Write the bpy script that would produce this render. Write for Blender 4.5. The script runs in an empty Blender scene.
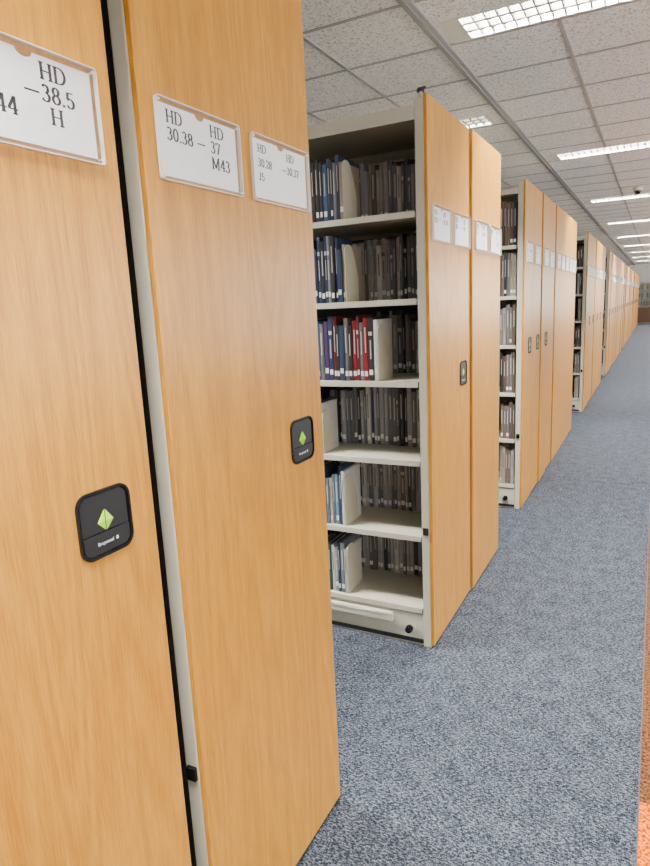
import bpy, bmesh, math, random
from mathutils import Vector, Matrix
random.seed(7)
C = bpy.context.scene.collection
A = -0.81          # plane of the end panels
W = 0.625          # unit depth
PITCH = 0.633
HC = 2.92
SHELF_Z = [0.18, 0.52, 0.86, 1.20, 1.54, 1.88]
FX = -.050         # inner side of the end frame

# ---------------------------------------------------------------- materials
def newmat(name):
    m = bpy.data.materials.new(name); m.use_nodes = True
    nt = m.node_tree; b = nt.nodes["Principled BSDF"]
    return m, nt, b
def plain(name, col, rough=0.5, metal=0.0, noise=0.04, scale=30, emis=None, estr=0, spec=None):
    m, nt, b = newmat(name)
    tc = nt.nodes.new("ShaderNodeTexCoord"); n = nt.nodes.new("ShaderNodeTexNoise")
    n.inputs["Scale"].default_value = scale; n.inputs["Detail"].default_value = 2
    r = nt.nodes.new("ShaderNodeValToRGB")
    c0 = [max(0, c*(1-noise)) for c in col]; c1 = [min(1, c*(1+noise)) for c in col]
    r.color_ramp.elements[0].color = (*c0, 1); r.color_ramp.elements[1].color = (*c1, 1)
    r.color_ramp.elements[0].position = .35; r.color_ramp.elements[1].position = .65
    nt.links.new(tc.outputs["Object"], n.inputs["Vector"]); nt.links.new(n.outputs["Fac"], r.inputs["Fac"])
    nt.links.new(r.outputs["Color"], b.inputs["Base Color"])
    b.inputs["Roughness"].default_value = rough; b.inputs["Metallic"].default_value = metal
    if spec is not None: b.inputs["Specular IOR Level"].default_value = spec
    if emis:
        b.inputs["Emission Color"].default_value = (*emis, 1); b.inputs["Emission Strength"].default_value = estr
    return m

def wood_mat():
    m, nt, b = newmat("oak_veneer"); L = nt.links.new; N = nt.nodes.new
    tc = N("ShaderNodeTexCoord"); oi = N("ShaderNodeObjectInfo")
    mul = N("ShaderNodeMath"); mul.operation = 'MULTIPLY'; mul.inputs[1].default_value = 37.0
    L(oi.outputs["Random"], mul.inputs[0])
    add = N("ShaderNodeVectorMath"); add.operation = 'ADD'
    L(tc.outputs["Object"], add.inputs[0]); L(mul.outputs[0], add.inputs[1])
    mp = N("ShaderNodeMapping"); mp.inputs["Scale"].default_value = (3.0, 3.0, 0.30); L(add.outputs[0], mp.inputs["Vector"])
    n1 = N("ShaderNodeTexNoise"); n1.inputs["Scale"].default_value = 1.5; n1.inputs["Detail"].default_value = 2; L(mp.outputs[0], n1.inputs["Vector"])
    m2 = N("ShaderNodeMath"); m2.operation = 'MULTIPLY'; m2.inputs[1].default_value = 110; L(n1.outputs["Fac"], m2.inputs[0])
    sn = N("ShaderNodeMath"); sn.operation = 'SINE'; L(m2.outputs[0], sn.inputs[0])
    mr = N("ShaderNodeMapRange"); mr.inputs[1].default_value = -1; mr.inputs[2].default_value = 1; L(sn.outputs[0], mr.inputs[0])
    mp2 = N("ShaderNodeMapping"); mp2.inputs["Scale"].default_value = (420, 420, 20); L(add.outputs[0], mp2.inputs["Vector"])
    n2 = N("ShaderNodeTexNoise"); n2.inputs["Scale"].default_value = 1.0; n2.inputs["Detail"].default_value = 4; L(mp2.outputs[0], n2.inputs["Vector"])
    mp4 = N("ShaderNodeMapping"); mp4.inputs["Scale"].default_value = (22, 22, 1.2); L(add.outputs[0], mp4.inputs["Vector"])
    n4 = N("ShaderNodeTexNoise"); n4.inputs["Scale"].default_value = 1.0; n4.inputs["Detail"].default_value = 3; L(mp4.outputs[0], n4.inputs["Vector"])
    mx = N("ShaderNodeMix"); mx.data_type = 'FLOAT'; mx.inputs[0].default_value = 0.83
    L(mr.outputs[0], mx.inputs[2]); L(n2.outputs["Fac"], mx.inputs[3])
    mx2 = N("ShaderNodeMix"); mx2.data_type = 'FLOAT'; mx2.inputs[0].default_value = 0.24
    L(mx.outputs[0], mx2.inputs[2]); L(n4.outputs["Fac"], mx2.inputs[3])
    r = N("ShaderNodeValToRGB"); L(mx2.outputs[0], r.inputs["Fac"])
    e = r.color_ramp.elements
    e[0].position = .27; e[0].color = (0.40, 0.160, 0.011, 1)
    e[1].position = .73; e[1].color = (0.68, 0.325, 0.034, 1)
    hv = N("ShaderNodeHueSaturation"); L(r.outputs["Color"], hv.inputs["Color"])
    mv = N("ShaderNodeMapRange"); mv.inputs[3].default_value = .95; mv.inputs[4].default_value = 1.05
    L(oi.outputs["Random"], mv.inputs[0]); L(mv.outputs[0], hv.inputs["Value"])
    L(hv.outputs["Color"], b.inputs["Base Color"])
    b.inputs["Roughness"].default_value = 0.30
    b.inputs["Specular IOR Level"].default_value = 0.45
    return m

def carpet_mat():
    m, nt, b = newmat("blue_grey_carpet"); L = nt.links.new; N = nt.nodes.new
    tc = N("ShaderNodeTexCoord")
    mp = N("ShaderNodeMapping"); mp.inputs["Scale"].default_value = (1, 3.0, 1); mp.inputs["Rotation"].default_value = (0, 0, .45)
    L(tc.outputs["Object"], mp.inputs["Vector"])
    n1 = N("ShaderNodeTexNoise"); n1.inputs["Scale"].default_value = 84; n1.inputs["Detail"].default_value = 1; n1.inputs["Distortion"].default_value = .5
    L(mp.outputs[0], n1.inputs["Vector"])
    mp3 = N("ShaderNodeMapping"); mp3.inputs["Scale"].default_value = (2.8, 1, 1); mp3.inputs["Rotation"].default_value = (0, 0, .45)
    L(tc.outputs["Object"], mp3.inputs["Vector"])
    v = N("ShaderNodeTexNoise"); v.inputs["Scale"].default_value = 98; v.inputs["Detail"].default_value = 1; L(mp3.outputs[0], v.inputs["Vector"])
    mx = N("ShaderNodeMix"); mx.data_type = 'FLOAT'; mx.inputs[0].default_value = .35
    L(n1.outputs["Fac"], mx.inputs[2]); L(v.outputs["Fac"], mx.inputs[3])
    n5 = N("ShaderNodeTexNoise"); n5.inputs["Scale"].default_value = 14; n5.inputs["Detail"].default_value = 3; L(tc.outputs["Object"], n5.inputs["Vector"])
    mx5 = N("ShaderNodeMix"); mx5.data_type = 'FLOAT'; mx5.inputs[0].default_value = .12
    L(mx.outputs[0], mx5.inputs[2]); L(n5.outputs["Fac"], mx5.inputs[3])
    r = N("ShaderNodeValToRGB"); L(mx5.outputs[0], r.inputs["Fac"])
    e = r.color_ramp.elements
    e[0].position = .40; e[0].color = (0.008, 0.011, 0.017, 1)
    e[1].position = .60; e[1].color = (0.140, 0.155, 0.182, 1)
    k = e.new(.50); k.color = (0.034, 0.042, 0.057, 1)
    L(r.outputs["Color"], b.inputs["Base Color"]); b.inputs["Roughness"].default_value = .95
    b.inputs["Specular IOR Level"].default_value = .1
    bp = N("ShaderNodeBump"); bp.inputs["Strength"].default_value = .4; bp.inputs["Distance"].default_value = .004
    L(mx.outputs[0], bp.inputs["Height"]); L(bp.outputs[0], b.inputs["Normal"])
    return m

def tilecarpet_mat():
    m, nt, b = newmat("orange_brown_carpet"); L = nt.links.new; N = nt.nodes.new
    tc = N("ShaderNodeTexCoord"); sp = N("ShaderNodeSeparateXYZ"); L(tc.outputs["Object"], sp.inputs[0])
    r = N("ShaderNodeValToRGB"); r.color_ramp.interpolation = 'CONSTANT'
    fr = N("ShaderNodeMath"); fr.operation = 'MULTIPLY'; fr.inputs[1].default_value = 0.025; L(sp.outputs[1], fr.inputs[0])
    L(fr.outputs[0], r.inputs["Fac"])
    e = r.color_ramp.elements
    e[0].position = 0; e[0].color = (.56, .12, .002, 1); e[1].position = 1.84*.025; e[1].color = (.115, .050, .020, 1)
    n = N("ShaderNodeTexNoise"); n.inputs["Scale"].default_value = 110; L(tc.outputs["Object"], n.inputs["Vector"])
    mr = N("ShaderNodeMapRange"); mr.inputs[1].default_value = .38; mr.inputs[2].default_value = .62; mr.inputs[3].default_value = .3; mr.inputs[4].default_value = 1.6
    L(n.outputs["Fac"], mr.inputs[0])
    mm = N("ShaderNodeVectorMath"); mm.operation = 'SCALE'; L(r.outputs["Color"], mm.inputs[0]); L(mr.outputs[0], mm.inputs["Scale"])
    L(mm.outputs[0], b.inputs["Base Color"]); b.inputs["Roughness"].default_value = .95; b.inputs["Specular IOR Level"].default_value = .1
    return m

def ceiling_mat():
    m, nt, b = newmat("mineral_fibre_tile"); L = nt.links.new; N = nt.nodes.new
    tc = N("ShaderNodeTexCoord")
    n = N("ShaderNodeTexNoise"); n.inputs["Scale"].default_value = 66; n.inputs["Detail"].default_value = 4; n.inputs["Roughness"].default_value = .75
    L(tc.outputs["Object"], n.inputs["Vector"])
    r = N("ShaderNodeValToRGB"); L(n.outputs["Fac"], r.inputs["Fac"]); e = r.color_ramp.elements
    e[0].position = .37; e[0].color = (.38, .31, .265, 1); e[1].position = .49; e[1].color = (.92, .875, .83, 1)
    L(r.outputs["Color"], b.inputs["Base Color"]); b.inputs["Roughness"].default_value = .95
    bp = N("ShaderNodeBump"); bp.inputs["Strength"].default_value = .3; bp.inputs["Distance"].default_value = .003
    L(n.outputs["Fac"], bp.inputs["Height"]); L(bp.outputs[0], b.inputs["Normal"])
    return m

def acrylic_mat(name, refl, tint):
    m = bpy.data.materials.new(name); m.use_nodes = True
    nt = m.node_tree; nt.nodes.clear(); N = nt.nodes.new; L = nt.links.new
    out = N("ShaderNodeOutputMaterial"); t = N("ShaderNodeBsdfTransparent"); t.inputs[0].default_value = (tint, tint, tint, 1)
    g = N("ShaderNodeBsdfGlossy"); g.inputs["Roughness"].default_value = .05
    lw = N("ShaderNodeLayerWeight"); lw.inputs[0].default_value = .2
    ml = N("ShaderNodeMath"); ml.operation = 'MULTIPLY_ADD'; ml.inputs[1].default_value = .15; ml.inputs[2].default_value = refl
    L(lw.outputs["Facing"], ml.inputs[0])
    mx = N("ShaderNodeMixShader"); L(ml.outputs[0], mx.inputs[0]); L(t.outputs[0], mx.inputs[1]); L(g.outputs[0], mx.inputs[2])
    L(mx.outputs[0], out.inputs[0])
    return m

WOOD = wood_mat(); CARPET = carpet_mat(); CEIL = ceiling_mat()
ACR = acrylic_mat("clear_acrylic", .07, .995)
ACRE = plain("polished_acrylic_edge", (.90, .90, .88), .12, noise=.02)
CREAM = plain("cream_enamel_steel", (.54, .515, .41), .40, noise=.02)
CREAM2 = plain("cream_bookend", (.55, .51, .38), .4, noise=.02)
BLACK = plain("black_plastic", (.006, .006, .007), .22)
BLACKM = plain("black_matte", (.009, .009, .010), .4)
GAPDARK = plain("gap_shade_dark", (.05, .05, .05), .6)  # shade of the slits put into the colour
GREEN = plain("lime_green", (.46, .90, .02), .3)
GREEN2 = plain("lime_green_shade", (.28, .66, .01), .3)  # lower facets: their shading is painted in as darker green
WHITE = plain("white_print", (.80, .80, .80), .5)
PAPER = plain("white_card", (.96, .96, .96), .35, noise=.01)
INK = plain("black_ink", (.012, .012, .016), .6)
TEE = plain("grey_ceiling_tee", (.34, .33, .315), .5)
LAMPW = plain("white_lamp_steel", (.75, .72, .60), .3)
LOUV = plain("aluminium_louvre", (.10, .095, .085), .35, metal=.2)
TUBEOFF = plain("unlit_tube", (.7, .7, .7), .3)
WALLM = plain("painted_wall", (.80, .79, .75), .8, noise=.02, scale=4)
DARKW = plain("dark_wood", (.16, .09, .055), .45, noise=.2)
PAGES = plain("book_pages", (.50, .47, .42), .8, noise=.12, scale=180)
COVER = {k: plain("cover_"+k, c, .42, noise=.06) for k, c in dict(
    navy=(.024, .040, .085), black=(.020, .020, .021), blue=(.045, .10, .20), grey=(.32, .32, .325), red=(.21, .010, .013),
    maroon=(.11, .014, .020), white=(.64, .64, .61), brown=(.14, .11, .08), green=(.03, .08, .065), purple=(.06, .035, .10),
    charcoal=(.125, .126, .13), tan=(.30, .25, .18), sky=(.14, .24, .35), slate=(.14, .16, .19), taupe=(.34, .325, .30), stone=(.52, .51, .47), umber=(.09, .062, .042)).items()}

# ---------------------------------------------------------------- mesh helpers
def box(bm, x0, x1, y0, y1, z0, z1, mi=0, bev=0):
    t = bmesh.new(); bmesh.ops.create_cube(t, size=1)
    for v in t.verts:
        v.co = Vector(((x0+x1)/2+v.co.x*(x1-x0), (y0+y1)/2+v.co.y*(y1-y0), (z0+z1)/2+v.co.z*(z1-z0)))
    if bev: bmesh.ops.bevel(t, geom=list(t.edges), offset=bev, segments=2, affect='EDGES', profile=.5)
    merge(bm, t, mi)
def merge(bm, t, mi=0):
    vm = {v: bm.verts.new(v.co) for v in t.verts}
    for f in t.faces:
        try:
            g = bm.faces.new([vm[v] for v in f.verts]); g.material_index = mi; g.smooth = f.smooth
        except ValueError: pass
    t.free()
def prism(bm, pts, x0, x1, mi=0):
    a = [bm.verts.new((x0, p[0], p[1])) for p in pts]; b = [bm.verts.new((x1, p[0], p[1])) for p in pts]
    n = len(pts)
    f = bm.faces.new(a[::-1]); f.material_index = mi
    f = bm.faces.new(b); f.material_index = mi
    for i in range(n):
        f = bm.faces.new([a[i], a[(i+1) % n], b[(i+1) % n], b[i]]); f.material_index = mi
def rrect(w, h, r, n=6, cy=0, cz=0):
    p = []
    for (sx, sz, a0) in ((1, 1, 0), (-1, 1, 90), (-1, -1, 180), (1, -1, 270)):
        for i in range(n+1):
            a = math.radians(a0+90*i/n); p.append((cy+sx*(w/2-r)+r*math.cos(a), cz+sz*(h/2-r)+r*math.sin(a)))
    return p
def ring(bm, po, pi, x0, x1, mi=0):
    n = len(po); V = bm.verts.new
    o0 = [V((x0, *p)) for p in po]; o1 = [V((x1, *p)) for p in po]; i0 = [V((x0, *p)) for p in pi]; i1 = [V((x1, *p)) for p in pi]
    for k in range(n):
        j = (k+1) % n
        for q in ((o0[k], o0[j], o1[j], o1[k]), (o1[k], o1[j], i1[j], i1[k]), (i1[k], i1[j], i0[j], i0[k]), (i0[k], i0[j], o0[j], o0[k])):
            f = bm.faces.new(q); f.material_index = mi
def cyl(bm, c, r, d, axis='Z', seg=20, mi=0, r2=None):
    t = bmesh.new(); bmesh.ops.create_cone(t, cap_ends=True, segments=seg, radius1=r, radius2=r if r2 is None else r2, depth=d)
    R = {'Z': Matrix(), 'X': Matrix.Rotation(math.pi/2, 4, 'Y'), 'Y': Matrix.Rotation(math.pi/2, 4, 'X')}[axis]
    bmesh.ops.transform(t, matrix=Matrix.Translation(c) @ R, verts=t.verts); merge(bm, t, mi)
def tomesh(bm, name, mats):
    bmesh.ops.recalc_face_normals(bm, faces=bm.faces)
    me = bpy.data.meshes.new(name); bm.to_mesh(me); bm.free()
    for m in mats: me.materials.append(m)
    return me
def obj(name, me, parent=None, loc=(0, 0, 0), **kw):
    o = bpy.data.objects.new(name, me); C.objects.link(o); o.location = loc
    if parent: o.parent = parent
    for k, v in kw.items(): o[k] = v
    return o
def mk(name, fn, mats):
    bm = bmesh.new(); fn(bm); return tomesh(bm, name, mats)

def text_mesh(name, items, mat, depth=0.0004, bold=0.0):
    bm = bmesh.new()
    for (s, yy, zz, size, al) in items:
        cu = bpy.data.curves.new("t", 'FONT'); cu.body = s; cu.size = size; cu.align_x = al; cu.align_y = 'CENTER'
        cu.extrude = depth; cu.resolution_u = 3; cu.offset = bold
        o = bpy.data.objects.new("t", cu); C.objects.link(o)
        dg = bpy.context.evaluated_depsgraph_get()
        me = bpy.data.meshes.new_from_object(o.evaluated_get(dg))
        M = Matrix(((0, 0, 1, 0), (1, 0, 0, yy), (0, 1, 0, zz), (0, 0, 0, 1)))
        me.transform(M); bm.from_mesh(me); bpy.data.meshes.remove(me); bpy.data.objects.remove(o); bpy.data.curves.remove(cu)
    me = bpy.data.meshes.new(name); bm.to_mesh(me); bm.free(); me.materials.append(mat)
    for p in me.polygons: p.material_index = 0
    return me

# ---- a small serif face drawn as pen strokes (cap height 1)
def arc(cx, cy, rx, ry, a0, a1, n=14):
    return [(cx+rx*math.cos(math.radians(a0+(a1-a0)*i/n)), cy+ry*math.sin(math.radians(a0+(a1-a0)*i/n))) for i in range(n+1)]
def sf(x, y, w=.13): return [(x-w, y), (x+w, y)]
E = .03
GL = {
 'H': (.86, [[(.17, 0), (.17, 1)], [(.69, 0), (.69, 1)], [(.17, .5), (.69, .5)], sf(.17, E), sf(.17, 1-E), sf(.69, E), sf(.69, 1-E)]),
 'D': (.84, [[(.17, 0), (.17, 1)], [(.04, 1-E), (.38, 1-E)], [(.04, E), (.38, E)], arc(.38, .5, .36, .47, 90, -90, 18)]),
 'M': (1.04, [[(.16, 0), (.16, 1)], [(.16, 1), (.50, .12)], [(.50, .12), (.84, 1)], [(.84, 1), (.84, 0)], sf(.16, E, .12), sf(.84, E, .14), sf(.12, 1-E, .08), sf(.90, 1-E, .08)]),
 'J': (.50, [[(.32, 1), (.32, .2)], arc(.17, .2, .15, .17, 0, -150, 8), sf(.32, 1-E, .13)]),
 '0': (.62, [arc(.31, .5, .21, .47, 0, 360, 26)]),
 '1': (.50, [[(.27, 0), (.27, 1)], [(.27, .97), (.12, .86)], sf(.27, E, .14)]),
 '2': (.60, [arc(.29, .72, .20, .25, 165, -35, 12)+[(.10, .06)], [(.10, .05), (.50, .05)], [(.50, .05), (.53, .2)]]),
 '3': (.60, [arc(.27, .75, .17, .22, 150, -90, 12), arc(.26, .27, .22, .25, 90, -155, 14)]),
 '4': (.64, [[(.42, 1), (.42, 0)], [(.40, .97), (.07, .30)], [(.06, .29), (.58, .29)], sf(.42, E, .12)]),
 '5': (.60, [[(.15, .95), (.49, .95)], [(.15, .95), (.13, .52)], arc(.28, .31, .22, .28, 130, -150, 14)]),
 '6': (.62, [arc(.31, .30, .20, .27, 0, 360, 20), arc(.44, .36, .33, .60, 172, 95, 8)]),
 '7': (.58, [[(.09, .94), (.52, .94)], [(.09, .94), (.08, .8)], [(.51, .92), (.24, 0)]]),
 '8': (.62, [arc(.31, .75, .17, .22, 0, 360, 20), arc(.31, .27, .21, .25, 0, 360, 20)]),
 '9': (.62, [arc(.31, .70, .20, .27, 0, 360, 20), arc(.18, .64, .33, .60, -8, -85, 8)]),
 '.': (.30, [[(.14, .0), (.14, .12)]]),
 '-': (1.0, [[(.06, .42), (.92, .42)]]), ' ': (.40, [])}
def serif_text(name, items, kx=1.22):
    """items: (string, y_left, z_base, cap_height)"""
    bm = bmesh.new()
    for (s, y0, z0, h) in items:
        cx = y0
        for ch in s:
            wd, strokes = GL[ch]
            for st in strokes:
                for (p, q) in zip(st, st[1:]):
                    p = (p[0]*kx, p[1]); q = (q[0]*kx, q[1])
                    dx, dy = q[0]-p[0], q[1]-p[1]; l = math.hypot(dx, dy)
                    if l < 1e-6: continue
                    wv = .085+.13*abs(dy/l)**1.5
                    if ch == '-': wv = .11
                    ux, uy = dx/l, dy/l; nx, ny = -uy*wv/2, ux*wv/2; ex, ey = ux*.015, uy*.015
                    qd = [(p[0]-ex+nx, p[1]-ey+ny), (p[0]-ex-nx, p[1]-ey-ny), (q[0]+ex-nx, q[1]+ey-ny), (q[0]+ex+nx, q[1]+ey+ny)]
                    vs = [bm.verts.new((0, cx+a*h, z0+b*h)) for a, b in qd]
                    bm.faces.new(vs)
            cx += wd*h*kx
    for f in bm.faces:
        f.normal_update()
        if f.normal.x < 0: f.normal_flip()
    me = bpy.data.meshes.new(name); bm.to_mesh(me); bm.free(); me.materials.append(INK); return me

# ---------------------------------------------------------------- shared meshes of a shelving unit (x=0 face plane, y 0..W)
LB = 0.89
def panel_mesh(W): return mk("end_panel", lambda b: box(b, -.014, 0, .003, W-.009, .012, 2.30, bev=.0022), [WOOD])
def frame_mesh(W): return mk("end_frame", lambda b: box(b, FX, -.0145, .003, W-.012, .0, 2.285, bev=.003), [CREAM])
def up_mesh(W):
    def f_up(b):
        box(b, -.012, .012, .012, W-.014, .0, 2.25, bev=.002)
        for y in (.03, W-.07): box(b, -.018, .018, y, y+.04, .1, 2.2)
    return mk("upright", f_up, [CREAM])
M_gap = mk("gap_shade_sheet", lambda b: box(b, FX-2*LB-.018, FX, .05, .06, .146, 2.252), [GAPDARK])  # added dark sheet, its colour stands in for shade between closed units
def shelf_mesh(W):
    def f_shelf(b):
        L = LB-.012
        box(b, -L/2, L/2, .008, W-.012, -.004, 0)
        for y0, y1 in ((.006, .010), (W-.014, W-.010)): box(b, -L/2, L/2, y0, y1, -.024, .001, bev=.001)
        for y0, y1 in ((.010, .03), (W-.034, W-.014)): box(b, -L/2, L/2, y0, y1, -.024, -.022)
    return mk("shelf", f_shelf, [CREAM])
def top_mesh(W):
    def f_top(b):
        L = LB*2+.02
        box(b, -L, 0, .004, W-.012, 2.252, 2.262)
        for y0, y1 in ((.004, .012), (W-.018, W-.010)): box(b, -L, 0, y0, y1, 2.212, 2.266, bev=.002)
    return mk("canopy", f_top, [CREAM])
def base_mesh(W):
    def f_base(b):
        L = LB*2+.02
        box(b, -L, 0, .012, W-.014, 0.0, .150, bev=.002)
        box(b, -L, 0, .006, .014, .012, .03, mi=1)
    return mk("base_plinth", f_base, [CREAM, BLACKM])
W1 = .360
MS = {w: (panel_mesh(w), frame_mesh(w), up_mesh(w), shelf_mesh(w), top_mesh(w), base_mesh(w)) for w in (W, W1)}
M_bar = mk("base_rail_cover", lambda b: (box(b, -.50, -.135, -.010, .013, .098, .140, bev=.004), box(b, -.47, -.165, -.012, -.0095, .128, .132)), [CREAM])
def f_knob(b):
    cyl(b, (0, .004, 0), .024, .008, 'Y', 28, 0); cyl(b, (0, -.006, 0), .017, .014, 'Y', 28, 1); cyl(b, (0, -.018, 0), .013, .014, 'Y', 28, 1, r2=.015)
M_knob = mk("lock_knob", f_knob, [CREAM2, BLACK])
M_buf = mk("rubber_buffer", lambda b: box(b, -.012, .012, -.006, .004, -.016, .016, bev=.002), [BLACK])
def f_stud(b):
    cyl(b, (0, 0, .014), .007, .028, 'Z', 16, 0); cyl(b, (0, 0, .032), .015, .010, 'Z', 20, 1); box(b, -.010, .022, -.007, .007, .037, .043, 1)
M_stud = mk("top_stud", f_stud, [CREAM, BLACKM])
S = .116
def f_hh(b):
    ring(b, rrect(S, S, .024), rrect(S-.008, S-.008, .021), 0, .0042); prism(b, rrect(S-.007, S-.007, .021), .0, .0006)
M_hh = mk("handle_housing", f_hh, [BLACK])
def f_pad(b):
    prism(b, [(-.050, -.014), (.050, -.014)] + [(.050-.016*(1-math.cos(a)), .034+.016*math.sin(a)) for a in [math.pi/2*i/6 for i in range(7)]] + [(-.050+.016*(1-math.sin(a)), .034+.016*math.cos(a)) for a in [math.pi/2*i/6 for i in range(7)]], .0006, .0014)
    prism(b, [(.050, -.0165), (-.050, -.0165)] + [(-.050+.016*(1-math.cos(a)), -.034-.016*math.sin(a)) for a in [math.pi/2*i/6 for i in range(7)]] + [(.050-.016*(1-math.sin(a)), -.034-.016*math.cos(a)) for a in [math.pi/2*i/6 for i in range(7)]], .0006, .0026)
M_pad = mk("handle_paddle", f_pad, [BLACKM])
def f_arr(b):
    for s in (-1, 1):
        prism(b, [(s*.0012, .022), (s*.0012, .002), (s*.017, .002)], .0014, .0022, 0)
        prism(b, [(s*.0012, .002), (s*.0012, -.0135), (s*.017, .002)], .0014, .0022, 1)
M_arr = mk("direction_arrows", f_arr, [GREEN, GREEN2])
M_hlet = text_mesh("handle_lettering", [("Bruynzeel", -.005, -.034, .0088, 'CENTER')], WHITE, .0002, 0)
bmh = bmesh.new(); bmh.from_mesh(M_hlet); box(bmh, -.0002, .0002, .018, .023, -.0365, -.031); bmh.to_mesh(M_hlet); bmh.free()
# label holders
LW, LH = .255, .143
def f_acr(b):
    prism(b, rrect(LW, LH, .006, 3), 0, .0010, 0)
    ring(b, rrect(LW, LH, .006, 3), rrect(LW-.0026, LH-.0026, .005, 3), .0010, .0090, 1)
    for sy in (-1, 1):
        for sz in (-1, 1): cyl(b, (.0050, sy*(LW/2-.007), sz*(LH/2-.007)), .0022, .008, 'X', 12, 1)
M_acr = mk("label_holder", f_acr, [ACR, ACRE])
def f_card(b):
    w, h = LW-.020, LH-.018
    pts = [(-w/2, -h/2), (w/2, -h/2), (w/2, h/2)]
    pts += [(.014*math.cos(a), h/2-.009*math.sin(a)) for a in [math.pi*i/10 for i in range(11)]]
    pts += [(-w/2, h/2)]
    prism(b, pts, .0013, .0024)
M_card = mk("card", f_card, [PAPER])
def f_cov(b):
    p = rrect(LW-.004, LH-.004, .005, 3); b.faces.new([b.verts.new((.0086, *q)) for q in p])
M_cover = mk("clear_cover", f_cov, [ACR])
def lab_text(l, r, cap=.021, lx=-.100, rx=.030, dx=None, top=.044, pit=.030, lxs=None):
    a = [(t, (lxs[i] if lxs else lx), top-pit*i-cap/2, cap) for i, t in enumerate(l) if t]
    c = [(t, rx, top-pit*i-cap/2, cap) for i, t in enumerate(r) if t]
    d = rx-cap*1.25 if dx is None else dx
    return (serif_text("card_lettering", a), serif_text("card_lettering", [("-", d, top-pit-cap/2, cap)]), serif_text("card_lettering", c))
T1 = lab_text(["HD", "37", "M44"], ["HD", "38.5", " H"], cap=.0235, lxs=(-.108, -.108, -.086), rx=.022, dx=-.008, top=.043)
T1b = lab_text(["HD", "38.5"], ["HD", "39"])
T2 = lab_text(["HD", "30.38"], ["HD", "37", "M43"], cap=.0225, lx=-.100, rx=.029, dx=-.0135, top=.043)
T3 = lab_text(["HD", "30.28", "J5"], ["HD", "30.37"], cap=.0175, lx=-.100, rx=.025, top=.044)
TV = [lab_text(["HD", "30.2"], ["HD", "30.28"], rx=.02, cap=.019), lab_text(["HD", "28"], ["HD", "30"]),
      lab_text(["HD", "9"], ["HD", "20.4"], rx=.02), lab_text(["HD", "1"], ["HD", "8", "M6"])]

def handle(u, y, z=1.184):
    h = obj("handle", M_hh, u, (0.0002, y, z), label="black recessed plastic push handle")
    obj("paddle", M_pad, h); obj("direction_arrows", M_arr, h, label="lime green double arrow mark")
    obj("lettering", M_hlet, h, (.0029, 0, 0))
def label(u, y, T, z=1.834):
    h = obj("label_holder", M_acr, u, (0.0002, y, z), label="clear acrylic label holder with white call-number card")
    obj("card", M_card, h)
    for t in T: obj("lettering", t, h, (.0027, 0, 0))
    obj("cover", M_cover, h)

def unit(y0, T, lab, full=False, hnd=True, stud=False, far=False, dx=None, ly=(.174, .477), w=W):
    P, F, U, SH, TP, BS = MS[w]
    u = bpy.data.objects.new("mobile_shelving_unit", None); C.objects.link(u)
    u.location = (A+(dx if dx is not None else random.uniform(-.008, .007)), y0, 0)
    u.empty_display_size = .1
    u["label"] = lab; u["category"] = "library shelving"; u["group"] = "row of mobile shelving units"
    obj("end_panel", P, u, label="honey oak veneer end panel"); obj("end_frame", F, u)
    obj("canopy", TP, u, (FX, 0, 0)); obj("base_plinth", BS, u, (FX, 0, 0))
    xs = (FX-LB/2, FX-LB*1.5-.018)
    obj("upright", U, u, (FX-LB-.006, 0, 0)); obj("upright", U, u, (FX-2*LB-.03, 0, 0))
    if full:
        for x in xs:
            for z in SHELF_Z: obj("shelf", SH, u, (x, 0, z))
        obj("base_rail_cover", M_bar, u, (-.06, 0, 0)); obj("lock_knob", M_knob, u, (-.113, 0, .08), label="black round lock knob")
    else: obj("gap_shade_sheet", M_gap, u)
    if not far or full:
        obj("rubber_buffer", M_buf, u, (-.030, 0, .55), label="black rubber buffer")
    if hnd: handle(u, w-.127)
    if w == W1: label(u, .172, T[0])
    else:
        label(u, ly[0], T[0]); label(u, ly[1], T[1])
    if stud: obj("top_stud", M_stud, u, (-.032, .03, 2.285), label="black-capped stud on top")
    return u

closed = "honey oak shelving unit closed against its neighbour"
opened = "oak-ended shelving unit with cream shelves open to an aisle"
unit(.218, (T1b, T1), "honey oak shelving unit, black handle, label HD 38.5 H", dx=0, ly=(.155, .453))
unit(.895, (T2, T3), "honey oak shelving unit, card reading HD 30.38 to HD 37", dx=0, ly=(.166, .467))
unit(2.465, (TV[0], TV[1]), opened, full=True, stud=True, dx=0)
unit(3.10, (TV[2], TV[3]), "honey oak shelving unit without a handle", hnd=False, dx=.010)
Y3 = 4.54; Y4 = 8.86
yy = Y3
for i, w in enumerate((W1, W1, W1, W1, W, W, W1)):
    unit(yy, (TV[i % 4], TV[(i+1) % 4]), ("narrow "+opened) if i == 0 else (("narrow "+closed) if w == W1 else closed), full=(i == 0), w=w, hnd=(i < 3)); yy += w+.008
for i in range(5): unit(Y4+i*PITCH, (TV[(i+2) % 4], TV[(i+3) % 4]), opened if i == 0 else closed, full=(i == 0), far=True)
y = 12.95; k = 0
while y < 33.6:
    unit(y, (TV[k % 4], TV[(k+1) % 4]), closed if k not in (0, 9, 20) else opened, full=(k in (0,)), far=True)
    y += PITCH; k += 1
    if k in (9, 20): y += .75

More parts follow.
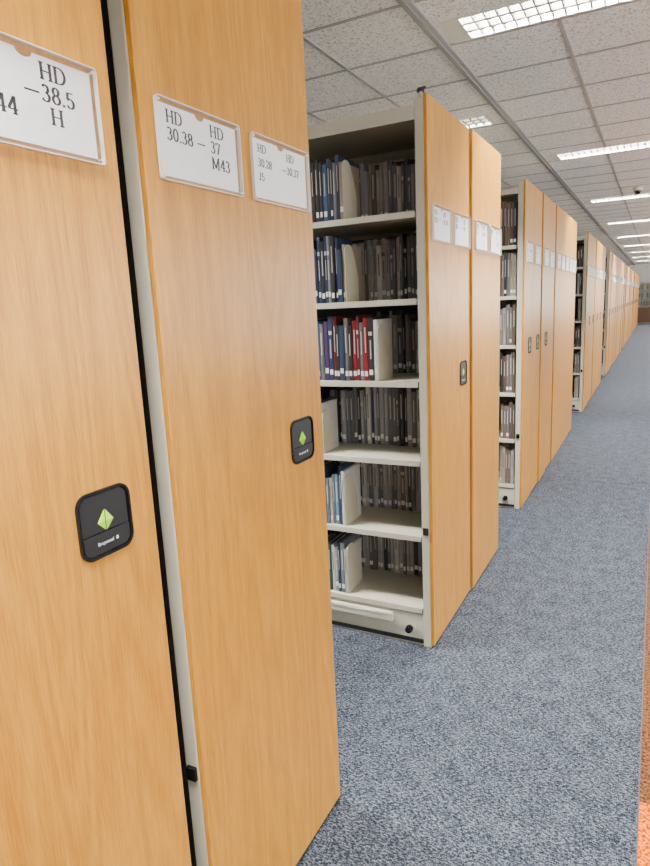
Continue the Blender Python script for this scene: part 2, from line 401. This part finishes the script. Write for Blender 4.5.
# ---------------------------------------------------------------- books
book_cache = {}
def book_meshes(t, d, h, col, pg, sv):
    key = (round(t, 3), round(d, 2), round(h, 2), col, sv)
    if key in book_cache: return book_cache[key]
    t, d, h = key[0], key[1], key[2]
    def fc(b):
        c = .0022
        box(b, -t/2, -t/2+c, .003, d, 0, h); box(b, t/2-c, t/2, .003, d, 0, h)
        n = 6; pts = []
        for i in range(n+1):
            a = math.pi*i/n; pts.append((-t/2*math.cos(a), .003-.004*math.sin(a)))
        P = pts+[(t/2-c, .005), (-t/2+c, .005)]; lo = [b.verts.new((p[0], p[1], 0)) for p in P]; hi = [b.verts.new((p[0], p[1], h)) for p in P]
        b.faces.new(lo); b.faces.new(hi)
        for i in range(len(P)):
            j = (i+1) % len(P); b.faces.new([lo[i], lo[j], hi[j], hi[i]])
        if sv != 3: box(b, -t/2*.7, t/2*.7, -.0020, -.0005, .020+.006*sv, .042+.006*sv, mi=1)
        tm = 2 if col not in ('white', 'tan', 'stone', 'taupe') else 3
        if sv in (0, 3): box(b, -t/2*.22, t/2*.22, -.0014, -.0008, h*.45, h*.85, mi=tm)
        elif sv == 1: 
            box(b, -t/2*.7, t/2*.7, -.0015, -.0006, h*.72, h*.78, mi=tm); box(b, -t/2*.2, t/2*.2, -.0014, -.0008, h*.35, h*.65, mi=tm)
    me = mk("book", fc, [COVER[col], WHITE, COVER['stone'], COVER['charcoal']])
    mp = mk("pages", lambda b: box(b, -t/2+.0024, t/2-.0024, .006, d-.004, .003, h-.004), [pg])
    book_cache[key] = (me, mp); return me, mp
NB = [0]
def book(x, y, z, t, d, h, col, grp, pg, svs=(0, 0, 1, 2, 3)):
    sv = random.choice(svs)
    me, mp = book_meshes(t, d, h, col, pg, sv)
    o = obj("book", me, None, (x, y, z))
    o["label"] = ("hardback book with %s spine and white call-number sticker" if sv != 3 else "hardback book with %s spine and pale title lettering") % col
    o["category"] = "book"; o["group"] = grp
    obj("pages", mp, o); NB[0] += 1
names = ["bottom", "second", "third", "fourth", "fifth", "top"]
FRONT = ['navy', 'navy', 'black', 'slate', 'navy', 'blue', 'charcoal', 'black', 'slate', 'grey', 'navy']
REAR = ['charcoal', 'grey', 'taupe', 'slate', 'black', 'charcoal', 'stone', 'grey', 'grey', 'charcoal', 'grey', 'slate', 'taupe', 'brown', 'white']
DARK = ['charcoal', 'black', 'grey', 'slate', 'charcoal', 'navy', 'charcoal', 'grey', 'stone']
BROWN = ['brown', 'umber', 'charcoal', 'umber', 'brown', 'tan', 'charcoal', 'black', 'taupe']
def row(xa, xb, y0, z, rear, cols, grp, hmin=.20, hmax=.27, tmin=.014, tmax=.032, seq=None, ry=.32, svs=(0, 0, 1, 2, 3)):
    x = xa; base = random.uniform(hmin, hmax); k = 0
    while True:
        t = round(random.uniform(tmin, tmax)/.003)*.003
        if x-t < xb: break
        h = min(hmax, max(hmin, base+random.choice([-.02, -.01, 0, 0, .01, .02])))
        if random.random() < .2: base = random.uniform(hmin, hmax)
        d = random.choice([.16, .17, .18])
        col = random.choice(cols)
        if seq and k < len(seq): col = seq[k]
        if rear: book(x-t/2, y0+ry+random.uniform(0, .015), z+.0012, t, d, h, col, grp, PAGES, svs)
        else: book(x-t/2, y0+.022+random.uniform(0, .012), z+.0012, t, d, h, col, grp, PAGES, svs)
        x -= t+.0012; k += 1
def bookend(x, y, z, grp, h=.25, dpt=.13):
    def f(b):
        r = .035
        pts = [(0, 0), (dpt, 0), (dpt, h*.45)]
        pts += [(dpt-(dpt-.050)*(i/10), h*.45+h*.55*math.sin(i/10*math.pi/2)) for i in range(1, 11)]
        pts += [(r*(1-math.sin(a)), h-r*(1-math.cos(a))) for a in [math.pi/2*i/6 for i in range(0, 7)]]
        prism(b, pts, -.0015, .0015); box(b, .0015, .035, 0.02, dpt-.02, 0, .0014)
    o = obj("bookend", mk("bookend", f, [CREAM2]), None, (x, y, z+.0013))
    o["label"] = "cream metal bookend with rounded top holding up books"; o["category"] = "bookend"; o["group"] = grp

U3 = 2.465
fx = [-1.24, -1.235, -1.335, -1.05, -1.19, -1.185]
seqs = {0: ['stone', 'slate', 'navy', 'grey', 'white', 'green'], 1: ['white', 'navy', 'sky', 'slate', 'stone'], 2: ['stone', 'navy', 'navy', 'white', 'slate'],
        3: ['white', 'black', 'red', 'charcoal', 'maroon', 'red', 'black', 'charcoal', 'navy', 'black', 'maroon', 'navy', 'purple', 'charcoal', 'blue', 'stone', 'navy'],
        4: ['tan', 'navy', 'navy', 'black', 'slate', 'navy', 'black'], 5: ['tan', 'navy', 'slate', 'black', 'navy', 'blue', 'black']}
for i, z in enumerate(SHELF_Z):
    g = "books on the %s shelf of the open unit" % names[i]
    row(-.875, -1.43, U3, z, True, DARK if i == 2 else REAR, "rear "+g, tmin=.012, tmax=.024, hmin=.24 if i != 2 else .26, hmax=.29, ry=.32 if i != 2 else .26)
    if i == 3: row(fx[i]-.002, -1.42, U3, z, False, REAR, "front "+g, hmin=.235, hmax=.28, tmin=.012, tmax=.024, seq=seqs[i])
    else: row(fx[i]-.002, -1.43, U3, z, False, FRONT, "front "+g, hmin=.22, hmax=.28, tmin=.012, tmax=.021, seq=seqs[i])
    bookend(fx[i]+.0025, U3+.022, z, "bookends on the open unit", h=.24 if i != 2 else .20, dpt=.13 if i != 2 else .10)
for i, z in enumerate(SHELF_Z):
    row(-.875, -.99, Y3, z, False, BROWN, "books on the %s shelf of the next open unit" % names[i], tmin=.015, tmax=.024, hmin=.24, hmax=.29, svs=(0, 3, 3, 3))
for i, z in enumerate(SHELF_Z):
    row(-.875, -.94, Y4, z, False, BROWN, "books on the %s shelf of the distant open unit" % names[i], tmin=.024, tmax=.036, hmin=.23, hmax=.28, svs=(3,))
print("BOOKS", NB[0])

# ---------------------------------------------------------------- room
X0, X1, YB, YF = -6.0, 4.5, -4.0, 36.6
def struct(name, fn, mats, loc=(0, 0, 0)):
    o = obj(name, mk(name, fn, mats), None, loc); o["kind"] = "structure"; return o
XC = 0.022
struct("floor", lambda b: (box(b, X0, XC, YB, YF, -.1, 0), box(b, XC+.45, X1, YB, YF, -.1, 0)), [CARPET])
struct("floor_orange", lambda b: box(b, XC+.004, XC+.45, YB, YF, -.1, 0), [tilecarpet_mat()])
struct("trim_carpet_joint", lambda b: box(b, XC, XC+.004, YB, YF, -.1, .001), [plain("joint_strip", (.05, .04, .05), .6)])
FW, FD = 1.10, .30
FIX = [(-1.06, 3.44+3.6*i, 400, True) for i in range(-2, 9)] + [(-2.32, 5.22, 60, True)] + [(-2.9, 1.62, 400, True)] + [(-3.9, 5.22+3.6*i, 400, True) for i in range(-2, 9)] + [(1.4, 1.62+3.6*i, 620, True) for i in range(-1, 9)]  # right and far-left columns are unseen, added to light panels and shelves
def f_ceil(b):
    xs = sorted({X0, X1} | {round(f[0], 4) for f in FIX} | {round(f[0]+FW, 4) for f in FIX})
    ys = sorted({YB, YF} | {round(f[1], 4) for f in FIX} | {round(f[1]+FD, 4) for f in FIX})
    V = {}
    def v(x, y):
        if (x, y) not in V: V[(x, y)] = b.verts.new((x, y, HC))
        return V[(x, y)]
    for i in range(len(xs)-1):
        for j in range(len(ys)-1):
            cx, cy = (xs[i]+xs[i+1])/2, (ys[j]+ys[j+1])/2
            if any(f[0] < cx < f[0]+FW and f[1] < cy < f[1]+FD for f in FIX): continue
            b.faces.new([v(xs[i], ys[j]), v(xs[i], ys[j+1]), v(xs[i+1], ys[j+1]), v(xs[i+1], ys[j])])
    box(b, X0, X1, YB, YF, HC+.12, HC+.14)
struct("ceiling", f_ceil, [CEIL])
struct("wall_far", lambda b: box(b, X0, X1, YF, YF+.1, -.1, HC+.14), [WALLM])
struct("wall_back", lambda b: box(b, X0, X1, YB-.1, YB, -.1, HC+.14), [WALLM])
struct("wall_left", lambda b: box(b, X0-.1, X0, YB, YF, -.1, HC+.14), [WALLM])
WZ0, WZ1 = .75, 2.75
struct("wall_right", lambda b: (box(b, X1, X1+.1, YB, YF, -.1, WZ0), box(b, X1, X1+.1, YB, YF, WZ1, HC+.14)), [WALLM])  # open strip added in the unseen wall to let fill light in
seg = (YF-YB)/14
for i in range(14):  # unseen windows, added to bring soft light onto panels and ceiling
    a = YB+seg*i
    def f_win(b, a=a):
        for y0, y1 in ((a, a+.04), (a+seg-.04, a+seg), (a+seg/2-.02, a+seg/2+.02)): box(b, X1+.02, X1+.08, y0, y1, WZ0, WZ1)
        for z0, z1 in ((WZ0, WZ0+.04), (WZ1-.04, WZ1)): box(b, X1+.02, X1+.08, a, a+seg, z0, z1)
    struct("added_window_%d" % (i+1), f_win, [LAMPW])
pl = bpy.data.lights.new("added_light_portal", 'AREA'); pl.shape = 'RECTANGLE'; pl.size = YF-YB; pl.size_y = WZ1-WZ0  # guides the world light through the added openings
pl.cycles.is_portal = True
po = bpy.data.objects.new("added_light_portal", pl); C.objects.link(po)
po.matrix_world = Matrix(((0, 0, 1, X1+.12), (1, 0, 0, (YB+YF)/2), (0, 1, 0, (WZ0+WZ1)/2), (0, 0, 0, 1)))
struct("baseboard_far", lambda b: box(b, X0, X1, YF-.02, YF, 0, .1, bev=.003), [DARKW])
def inside(x, y):
    return any(f[0]-.01 < x < f[0]+FW+.01 and f[1]-.01 < y < f[1]+FD+.01 for f in FIX)
def f_tee(b):
    ycuts = sorted({YB, YF} | {f[1] for f in FIX} | {f[1]+FD for f in FIX}); xcuts = sorted({X0, X1} | {f[0] for f in FIX} | {f[0]+FW for f in FIX})
    x = -1.12-.6*8
    while x < X1:
        if abs(x+1.12) > .1:
            for a, c in zip(ycuts, ycuts[1:]):
                if not inside(x, (a+c)/2): box(b, x-.011, x+.011, a, c, HC-.004, HC)
        x += .6
    yy = 3.755-.6*12
    while yy < YF:
        for a, c in zip(xcuts, xcuts[1:]):
            if not inside((a+c)/2, yy): box(b, a, c, yy-.011, yy+.011, HC-.0035, HC)
        yy += .6
struct("trim_ceiling_grid", f_tee, [TEE])
struct("trim_ceiling_beam", lambda b: (box(b, -1.15, -1.09, YB, YF, HC-.012, HC, bev=.002), box(b, -1.124, -1.116, YB, YF, HC-.018, HC-.010)), [plain("beam_grey", (.26, .25, .245), .45)])

def f_fr(b):
    z0, z1 = HC-.004, HC+.10
    box(b, 0, FW, 0, .018, z0, z1); box(b, 0, FW, FD-.018, FD, z0, z1)
    box(b, 0, .10, .018, FD-.018, z0, z1); box(b, FW-.04, FW, .018, FD-.018, z0, z1)
    box(b, .10, FW-.04, .018, FD-.018, HC+.085, z1)
M_fr = mk("light_housing", f_fr, [LAMPW])
def f_lv(b):
    n = 16
    for i in range(1, n):
        x = .10+(FW-.14)*i/n; box(b, x-.0045, x+.0045, .018, FD-.018, HC-.001, HC+.038)
    for k in (1, 2): yy = FD*k/3; box(b, .10, FW-.04, yy-.012, yy+.012, HC-.002, HC+.040)
M_lv = mk("louvre", f_lv, [LOUV])
M_tb0 = mk("tube", lambda b: cyl(b, (FW/2+.03, 0, HC+.066), .010, FW-.15, 'X', 12), [TUBEOFF])
def fixture(x, y, power, on):
    f = bpy.data.objects.new("ceiling_light", None); C.objects.link(f); f.location = (x, y, 0); f.empty_display_size = .1
    f["label"] = "recessed fluorescent ceiling light with aluminium louvre"
    f["category"] = "ceiling light"; f["group"] = "fluorescent ceiling lights"
    obj("housing", M_fr, f); obj("louvre", M_lv, f)
    ys = (FD/6+.004, FD/2, FD*5/6-.004)
    for yy in ys: obj("tube", M_tb0, f, (0, yy, 0))
    for yy in ys:
        la = bpy.data.lights.new("lamp", 'AREA'); la.shape = 'RECTANGLE'; la.size = FW-.16; la.size_y = .03
        la.energy = power/3; la.color = (1, .98, .94)
        lo = bpy.data.objects.new("lamp", la); C.objects.link(lo); lo.parent = f; lo.location = (FW/2+.03, yy, HC+.052)
for a in FIX: fixture(*a)

def dome(x, y):
    def f1(b): cyl(b, (0, 0, -.02), .06, .04, 'Z', 28)
    def f2(b):
        t = bmesh.new(); bmesh.ops.create_uvsphere(t, u_segments=24, v_segments=12, radius=.05)
        bmesh.ops.delete(t, geom=[v for v in t.verts if v.co.z > .001], context='VERTS')
        for v in t.verts: v.co.z -= .04
        for f in t.faces: f.smooth = True
        merge(b, t)
    o = obj("dome_camera", mk("dome_camera", f1, [LAMPW]), None, (x, y, HC-.001))
    o["label"] = "small black dome camera on a white ceiling mount"; o["category"] = "security camera"
    obj("dome", mk("dome", f2, [BLACK]), o)
dome(-.31, 9.95)

def f_bc(b):
    box(b, 0, .02, 0, .35, 0, 2.0); box(b, 1.78, 1.8, 0, .35, 0, 2.0); box(b, .02, 1.78, .33, .35, 0, 2.0)
    for z in (.0, .8, 1.2, 1.6, 1.97): box(b, .02, 1.78, .005, .33, z, z+.03)
bc = obj("bookcase", mk("bookcase", f_bc, [CREAM]), None, (-.9, 35.9, 0))
bc["label"] = "pale bookcase with brown doors against the end wall"; bc["category"] = "bookcase"
obj("door", mk("door", lambda b: (box(b, .022, .898, -.018, .004, .03, .80, bev=.003), box(b, .86, .87, -.035, -.018, .4, .5)), [DARKW]), bc)
obj("door", mk("door", lambda b: (box(b, .902, 1.778, -.018, .004, .03, .80, bev=.003), box(b, .93, .94, -.035, -.018, .4, .5)), [DARKW]), bc)
for zz in (.83, 1.23, 1.63):
    x = -.85
    while x < .0:
        t = .06; me, mp = book_meshes(t, .18, .27, random.choice(['white', 'sky', 'grey', 'tan', 'blue']), PAGES, 2)
        o = obj("book", me, None, (x+t/2, 35.93, zz+.0005)); o["label"] = "thick volume in a pale bookcase at the end wall"; o["category"] = "book"; o["group"] = "volumes in the end bookcase"
        x += t+.06; NB[0] += 1
print("BOOKS", NB[0])

# ---------------------------------------------------------------- world + camera
w = bpy.data.worlds.new("world"); bpy.context.scene.world = w; w.use_nodes = True
w.node_tree.nodes["Background"].inputs[0].default_value = (1, .99, .97, 1); w.node_tree.nodes["Background"].inputs[1].default_value = 6.5  # strong background, fill light entering by the added openings
cd = bpy.data.cameras.new("camera"); cam = bpy.data.objects.new("camera", cd); C.objects.link(cam)
cd.sensor_fit = 'AUTO'; cd.sensor_width = 36; cd.lens = 26.02; cd.clip_start = .02; cd.clip_end = 200
D = Vector((.04747, .9796, .1955)).normalized(); Yv = Vector((.4606, -.195, .866)); Yv = (Yv-D*Yv.dot(D)).normalized(); Xv = D.cross(Yv)
right = Vector((Xv.x, Yv.x, -D.x)); up = -Vector((Xv.y, Yv.y, -D.y)); back = -Vector((Xv.z, Yv.z, -D.z))
M = Matrix((right, up, back)).transposed().to_4x4(); M.translation = Vector((0, 0, 1.52))
cam.matrix_world = M
bpy.context.scene.camera = cam
